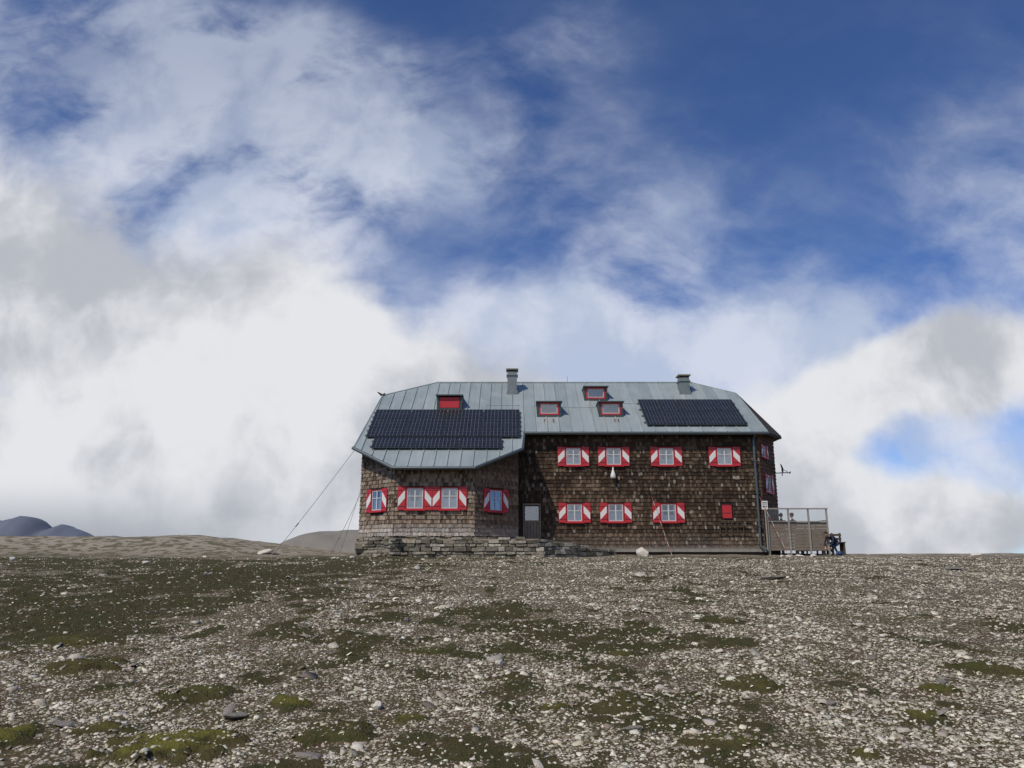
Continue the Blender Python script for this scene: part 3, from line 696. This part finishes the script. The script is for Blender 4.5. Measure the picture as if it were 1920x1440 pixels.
bend={'tilt':.9,'J':{'pel':((0,.12,.60),.14),'chest':((0,-.22,.86),.16),'neck':((0,-.40,.90),.055),'hb':((0,-.46,.90),.05),
 'shL':((.18,-.32,.86),.06),'elL':((.24,-.42,.60),.045),'wrL':((.12,-.55,.40),.03),'shR':((-.18,-.32,.86),.06),'elR':((-.24,-.40,.60),.045),'wrR':((-.10,-.55,.40),.03),
 'hipL':((.1,.08,.56),.09),'knL':((.14,-.24,.42),.062),'anL':((.13,.0,.08),.04),'toeL':((.14,-.18,.035),.034),'hipR':((-.1,.08,.56),.09),'knR':((-.14,-.22,.40),.062),'anR':((-.13,.02,.08),.04),'toeR':((-.14,-.16,.035),.034)}}
person((12.98,37.6,.84),math.radians(160),sit,M_gshirt,M_gshirt)
person((13.52,37.6,.84),math.radians(200),sit,M_navy,M_jean,M_gshirt)
person((12.25,37.6,.84),math.radians(140),sit,M_rshirt,M_jean)
gz=float(ground_z(14.9,35.9)[0])
person((14.78,35.95,gz),math.radians(-60),bend,M_navy,M_jean)
tb=empty('terrace_bench',(13,37.5,1)); mb=MB(); mb.box(11.95,13.9,37.4,37.75,1.21,1.25,0)
for x in(12,13.8): mb.box(x,x+.06,37.45,37.7,.842,1.208,0)
mb.obj('seat_plank',[M_plank],tb)
mb=MB(); bm=bmesh.new(); bmesh.ops.create_cube(bm,size=1); bmesh.ops.bevel(bm,geom=bm.edges[:],offset=.2,segments=3,affect='EDGES')
bmesh.ops.transform(bm,matrix=Matrix.Translation((14.72,35.4,gz+.10))@Matrix.Diagonal((.26,.18,.22,1)),verts=bm.verts)
mb.add([v.co[:] for v in bm.verts],[[v.index for v in f.verts] for f in bm.faces]); bm.free()
mb.tube((14.64,35.31,gz+.03),(14.64,35.30,gz+.19),.010,.010,6,1);mb.tube((14.8,35.31,gz+.03),(14.8,35.30,gz+.19),.010,.010,6,1)
mb.obj('backpack',[simple('blue_fabric',(.02,.07,.20),.8),M_dark],None,smooth=True)
# ---------------------------------------------------------------- cables and marker poles
def rope(p,q,r=.010,sag=.05,name='guy_cable'):
    mb=MB();p=Vector(p);q=Vector(q);n=14;pts=[p.lerp(q,i/n)-Vector((0,0,sag*math.sin(math.pi*i/n))) for i in range(n+1)]
    for a,b in zip(pts[:-1],pts[1:]): mb.tube(a,b,r,r,6,0,False)
    a=p.lerp(q,.70)-Vector((0,0,sag*.8));b=p.lerp(q,.74)-Vector((0,0,sag*.72)); mb.tube(a,b,.025,.025,6,0)
    mb.obj(name,[M_rope])
rope((-7.1,34.45,4.82),(-10.55,35.0,float(ground_z(-10.55,35.)[0])+.02))
rope((-6.85,36,3.9),(-7.65,34.8,float(ground_z(-7.65,34.8)[0])+.02)); rope((-6.85,35.2,3.0),(-8.0,34.6,float(ground_z(-8.,34.6)[0])+.02))
M_pr=simple('faded_red_tape',(.38,.07,.06),.6); M_pw=simple('faded_white_tape',(.5,.47,.43),.6)
def pole(p,q):
    mb=MB();p=Vector(p);q=Vector(q);n=12
    for i in range(n): mb.tube(p.lerp(q,i/n),p.lerp(q,(i+1)/n),.010,.010,8,i%2)
    mb.obj('striped_marker_cable',[M_pr,M_pw])
pole((11.42,35.75,2.84),(12.15,34.5,float(ground_z(12.15,34.5)[0])-.05)); pole((6.45,35.82,2.88),(7.05,34.6,float(ground_z(7.05,34.6)[0])-.05))
# ---------------------------------------------------------------- distant hill and mountains
def hillmesh(name,x0,x1,y0,y1,nx_,ny_,fn,mat):
    X,Y=np.meshgrid(np.linspace(x0,x1,nx_),np.linspace(y0,y1,ny_)); Z=fn(X,Y)
    i=np.arange(ny_-1)[:,None]*nx_+np.arange(nx_-1)[None]
    return fastmesh(name,np.stack([X,Y,Z],-1).reshape(-1,3).astype(np.float32),np.stack([i,i+1,i+nx_+1,i+nx_],-1).reshape(-1,4).astype(np.int32),mat,True)
M_hill=simple('hazy_scree_hill',(.22,.20,.165),.95,var=.3,scale=.12)
hillmesh('hill',-260,90,200,420,200,140,lambda X,Y: -45+ (56*np.exp(-(np.maximum(-72-X,0)/52)**2)*np.exp(-(np.maximum(X+40,0)/45)**2))*np.exp(-((Y-300)/60)**2)+(fbm(X*.08,Y*.08,6,3)-.5)*4,M_hill)
M_mtn=simple('hazed_rock_mountain',(.13,.15,.19),.95,var=.25,scale=.006)  # blue-grey carries the distance haze, painted into the base colour
hillmesh('mountain',-3600,-700,2200,3400,260,60,lambda X,Y: -250+(368+110*(fbm(X*.007+3,Y*0+2,5,12)-.5)-.075*np.maximum(X+1720,0))*np.exp(-((Y-2700)/330)**2)+(fbm(X*.01,Y*.01,4,8)-.5)*25,M_mtn)
# ---------------------------------------------------------------- sky
SUN_EL,SUN_AZ=math.radians(50),math.radians(222)
w=bpy.data.worlds.new('World'); sc.world=w; w.use_nodes=True; nt=w.node_tree; nt.nodes.clear()
def N(t,**k):
    x=nt.nodes.new(t)
    for a,v in k.items(): setattr(x,a,v)
    return x
def Lk(a,b): nt.links.new(a,b)
def setin(s,v):
    if isinstance(v,(int,float)): s.default_value=v
    elif isinstance(v,tuple): s.default_value=v
    else: Lk(v,s)
def Mt(op,a,b=None,c=None,clamp=False):
    x=N('ShaderNodeMath',operation=op); x.use_clamp=clamp; setin(x.inputs[0],a)
    if b is not None: setin(x.inputs[1],b)
    if c is not None: setin(x.inputs[2],c)
    return x.outputs[0]
def SS(a,b,x):
    m=N('ShaderNodeMapRange',interpolation_type='SMOOTHSTEP'); setin(m.inputs[0],x); setin(m.inputs[1],a); setin(m.inputs[2],b); return m.outputs[0]
def MixC(f,a,b,mode='MIX'):
    x=N('ShaderNodeMix',data_type='RGBA',blend_type=mode); setin(x.inputs['Factor'],f)
    for s,v in((x.inputs['A'],a),(x.inputs['B'],b)):
        if isinstance(v,tuple): s.default_value=(*v,1)
        else: Lk(v,s)
    return x.outputs['Result']
tc=N('ShaderNodeTexCoord'); sp=N('ShaderNodeSeparateXYZ'); Lk(tc.outputs['Generated'],sp.inputs[0])
ay=Mt('MAXIMUM',Mt('ABSOLUTE',sp.outputs[1]),.25)
U=Mt('DIVIDE',sp.outputs[0],ay); Vv=Mt('DIVIDE',sp.outputs[2],ay)
cb=N('ShaderNodeCombineXYZ'); Lk(U,cb.inputs[0]); Lk(Vv,cb.inputs[1]); P=cb.outputs[0]
def Noise(vec,scale,detail,rough=.5,dist=0,loc=(0,0,0),scl=(1,1,1),rot=0,out='Fac'):
    m=N('ShaderNodeMapping'); m.inputs['Location'].default_value=loc; m.inputs['Scale'].default_value=scl; m.inputs['Rotation'].default_value=(0,0,rot); Lk(vec,m.inputs[0])
    x=N('ShaderNodeTexNoise',noise_dimensions='2D'); x.inputs['Scale'].default_value=scale; x.inputs['Detail'].default_value=detail; x.inputs['Roughness'].default_value=rough; x.inputs['Distortion'].default_value=dist
    Lk(m.outputs[0],x.inputs['Vector']); return x.outputs[out]
def warp(vec,amt,scale,detail,loc=(0,0,0)):
    c=Noise(vec,scale,detail,.55,loc=loc,out='Color')
    s=N('ShaderNodeVectorMath',operation='SUBTRACT'); Lk(c,s.inputs[0]); s.inputs[1].default_value=(.5,.5,.5)
    m=N('ShaderNodeVectorMath',operation='MULTIPLY_ADD'); Lk(s.outputs[0],m.inputs[0]); m.inputs[1].default_value=(amt,amt,0); Lk(vec,m.inputs[2]); return m.outputs[0]
def blobs(vec,lst):
    acc=0.0
    for (cu,cv,ru,rv,rot,wt) in lst:
        m=N('ShaderNodeMapping',vector_type='TEXTURE'); Lk(vec,m.inputs[0]); m.inputs['Location'].default_value=(cu,cv,0); m.inputs['Rotation'].default_value=(0,0,math.radians(rot)); m.inputs['Scale'].default_value=(ru,rv,1)
        d=N('ShaderNodeVectorMath',operation='DOT_PRODUCT'); Lk(m.outputs[0],d.inputs[0]); Lk(m.outputs[0],d.inputs[1])
        g=Mt('EXPONENT',Mt('MULTIPLY',d.outputs['Value'],-1.0))
        acc=Mt('MULTIPLY_ADD',g,wt,acc)
    return acc
PW=warp(P,.10,3.2,4)
dense=blobs(PW,[(-.80,.48,.20,.20,0,1.0),(-.50,.29,.27,.17,-12,1.05),(-.26,.25,.17,.105,-10,.95),(-.5,.08,.45,.15,0,1.2),(-.08,.18,.18,.10,-15,.8),(.10,.13,.25,.09,0,.8),
   (.62,.245,.19,.062,6,1.35),(.42,.195,.14,.050,25,1.0),(.52,.040,.26,.062,0,1.35),(.68,.10,.07,.030,0,.4),(.30,.07,.2,.10,0,.9)])
veil=blobs(PW,[(-.66,.78,.30,.12,-8,.80),(-.36,.72,.20,.09,-20,.74),(-.31,.55,.17,.12,-20,1.0),(-.13,.58,.14,.10,10,.66),(-.15,.73,.09,.05,0,.6),(.04,.74,.10,.07,10,.50),(-.62,.62,.2,.10,0,.8),
   (.10,.27,.26,.11,-15,.95),(.20,.42,.24,.16,-35,.40),(.72,.46,.17,.26,-25,.46),(.33,.25,.22,.08,15,.75),(-.46,.44,.22,.10,-15,.85),(.42,.6,.6,.4,0,.17),(.6,.12,.3,.06,0,.62),(-.10,.425,.11,.06,-20,-.25)])
n1=Noise(PW,5.5,7,.55,.0,(3.1,1.7,0)); n2=Noise(warp(P,.07,5,3,(5,2,0)),4.2,7,.58,.0,(1.2,8.3,0),(1,1.6,1),.7)
n3=Noise(P,2.2,2,.5,.0,(7,3,0))
dd=SS(.32,.95,Mt('ADD',dense,Mt('MULTIPLY',Mt('SUBTRACT',n1,.5),1.15)))
vv=SS(.05,1.25,Mt('MULTIPLY',veil,Mt('MULTIPLY_ADD',n2,3.4,-.70)))
vv=Mt('MULTIPLY',vv,.90)
skyt=N('ShaderNodeTexSky',sky_type='NISHITA'); skyt.sun_disc=False; skyt.sun_elevation=SUN_EL; skyt.sun_rotation=SUN_AZ; skyt.altitude=2900; skyt.air_density=1.0; skyt.dust_density=.3; skyt.ozone_density=2.0
sky=MixC(1.0,skyt.outputs[0],(.66,.86,1.20),'MULTIPLY')
S=10.0
def c(r,g,b): return (r*S,g*S,b*S)
vt=SS(.38,.62,n1)
c1=MixC(vv,sky,MixC(SS(.78,.42,Vv),MixC(vt,c(.27,.32,.47),c(.42,.47,.60)),MixC(vt,c(.50,.57,.72),c(.68,.72,.83))))
rel=Mt('SUBTRACT',Noise(PW,5.0,5,.55,0,(3.1,1.7,0)),Noise(PW,5.0,5,.55,0,(3.13,1.90,0)))
shade=SS(-.26,.18,Mt('ADD',rel,Mt('MULTIPLY',Mt('SUBTRACT',n3,.46),.8)))
cc=MixC(shade,c(.48,.50,.55),c(.78,.79,.82))
cc=MixC(Mt('MULTIPLY',Mt('MULTIPLY',SS(.11,.02,Vv),SS(-.05,-.6,U)),.85),cc,c(.30,.33,.39))
fin=MixC(dd,c1,cc)
bg=N('ShaderNodeBackground'); bg.inputs['Strength'].default_value=.1; Lk(fin,bg.inputs[0]); out=N('ShaderNodeOutputWorld'); Lk(bg.outputs[0],out.inputs[0])
w.cycles.sampling_method='MANUAL'; w.cycles.sample_map_resolution=256
sd=bpy.data.lights.new('sun','SUN'); sd.energy=2.9; sd.angle=math.radians(.8); sd.color=(1,.92,.81)
so=bpy.data.objects.new('sun',sd); sc.collection.objects.link(so)
dirv=Vector((math.sin(SUN_AZ)*math.cos(SUN_EL),math.cos(SUN_AZ)*math.cos(SUN_EL),math.sin(SUN_EL)))
so.rotation_euler=dirv.to_track_quat('Z','Y').to_euler(); so.location=dirv*60
# ---------------------------------------------------------------- camera
cd=bpy.data.cameras.new('camera'); cd.sensor_width=36; cd.lens=36*1442/1920; cd.clip_start=.1; cd.clip_end=20000
cam=bpy.data.objects.new('camera',cd); sc.collection.objects.link(cam); cam.location=(0,0,0); cam.rotation_euler=(math.radians(90+12.89),0,0); sc.camera=cam
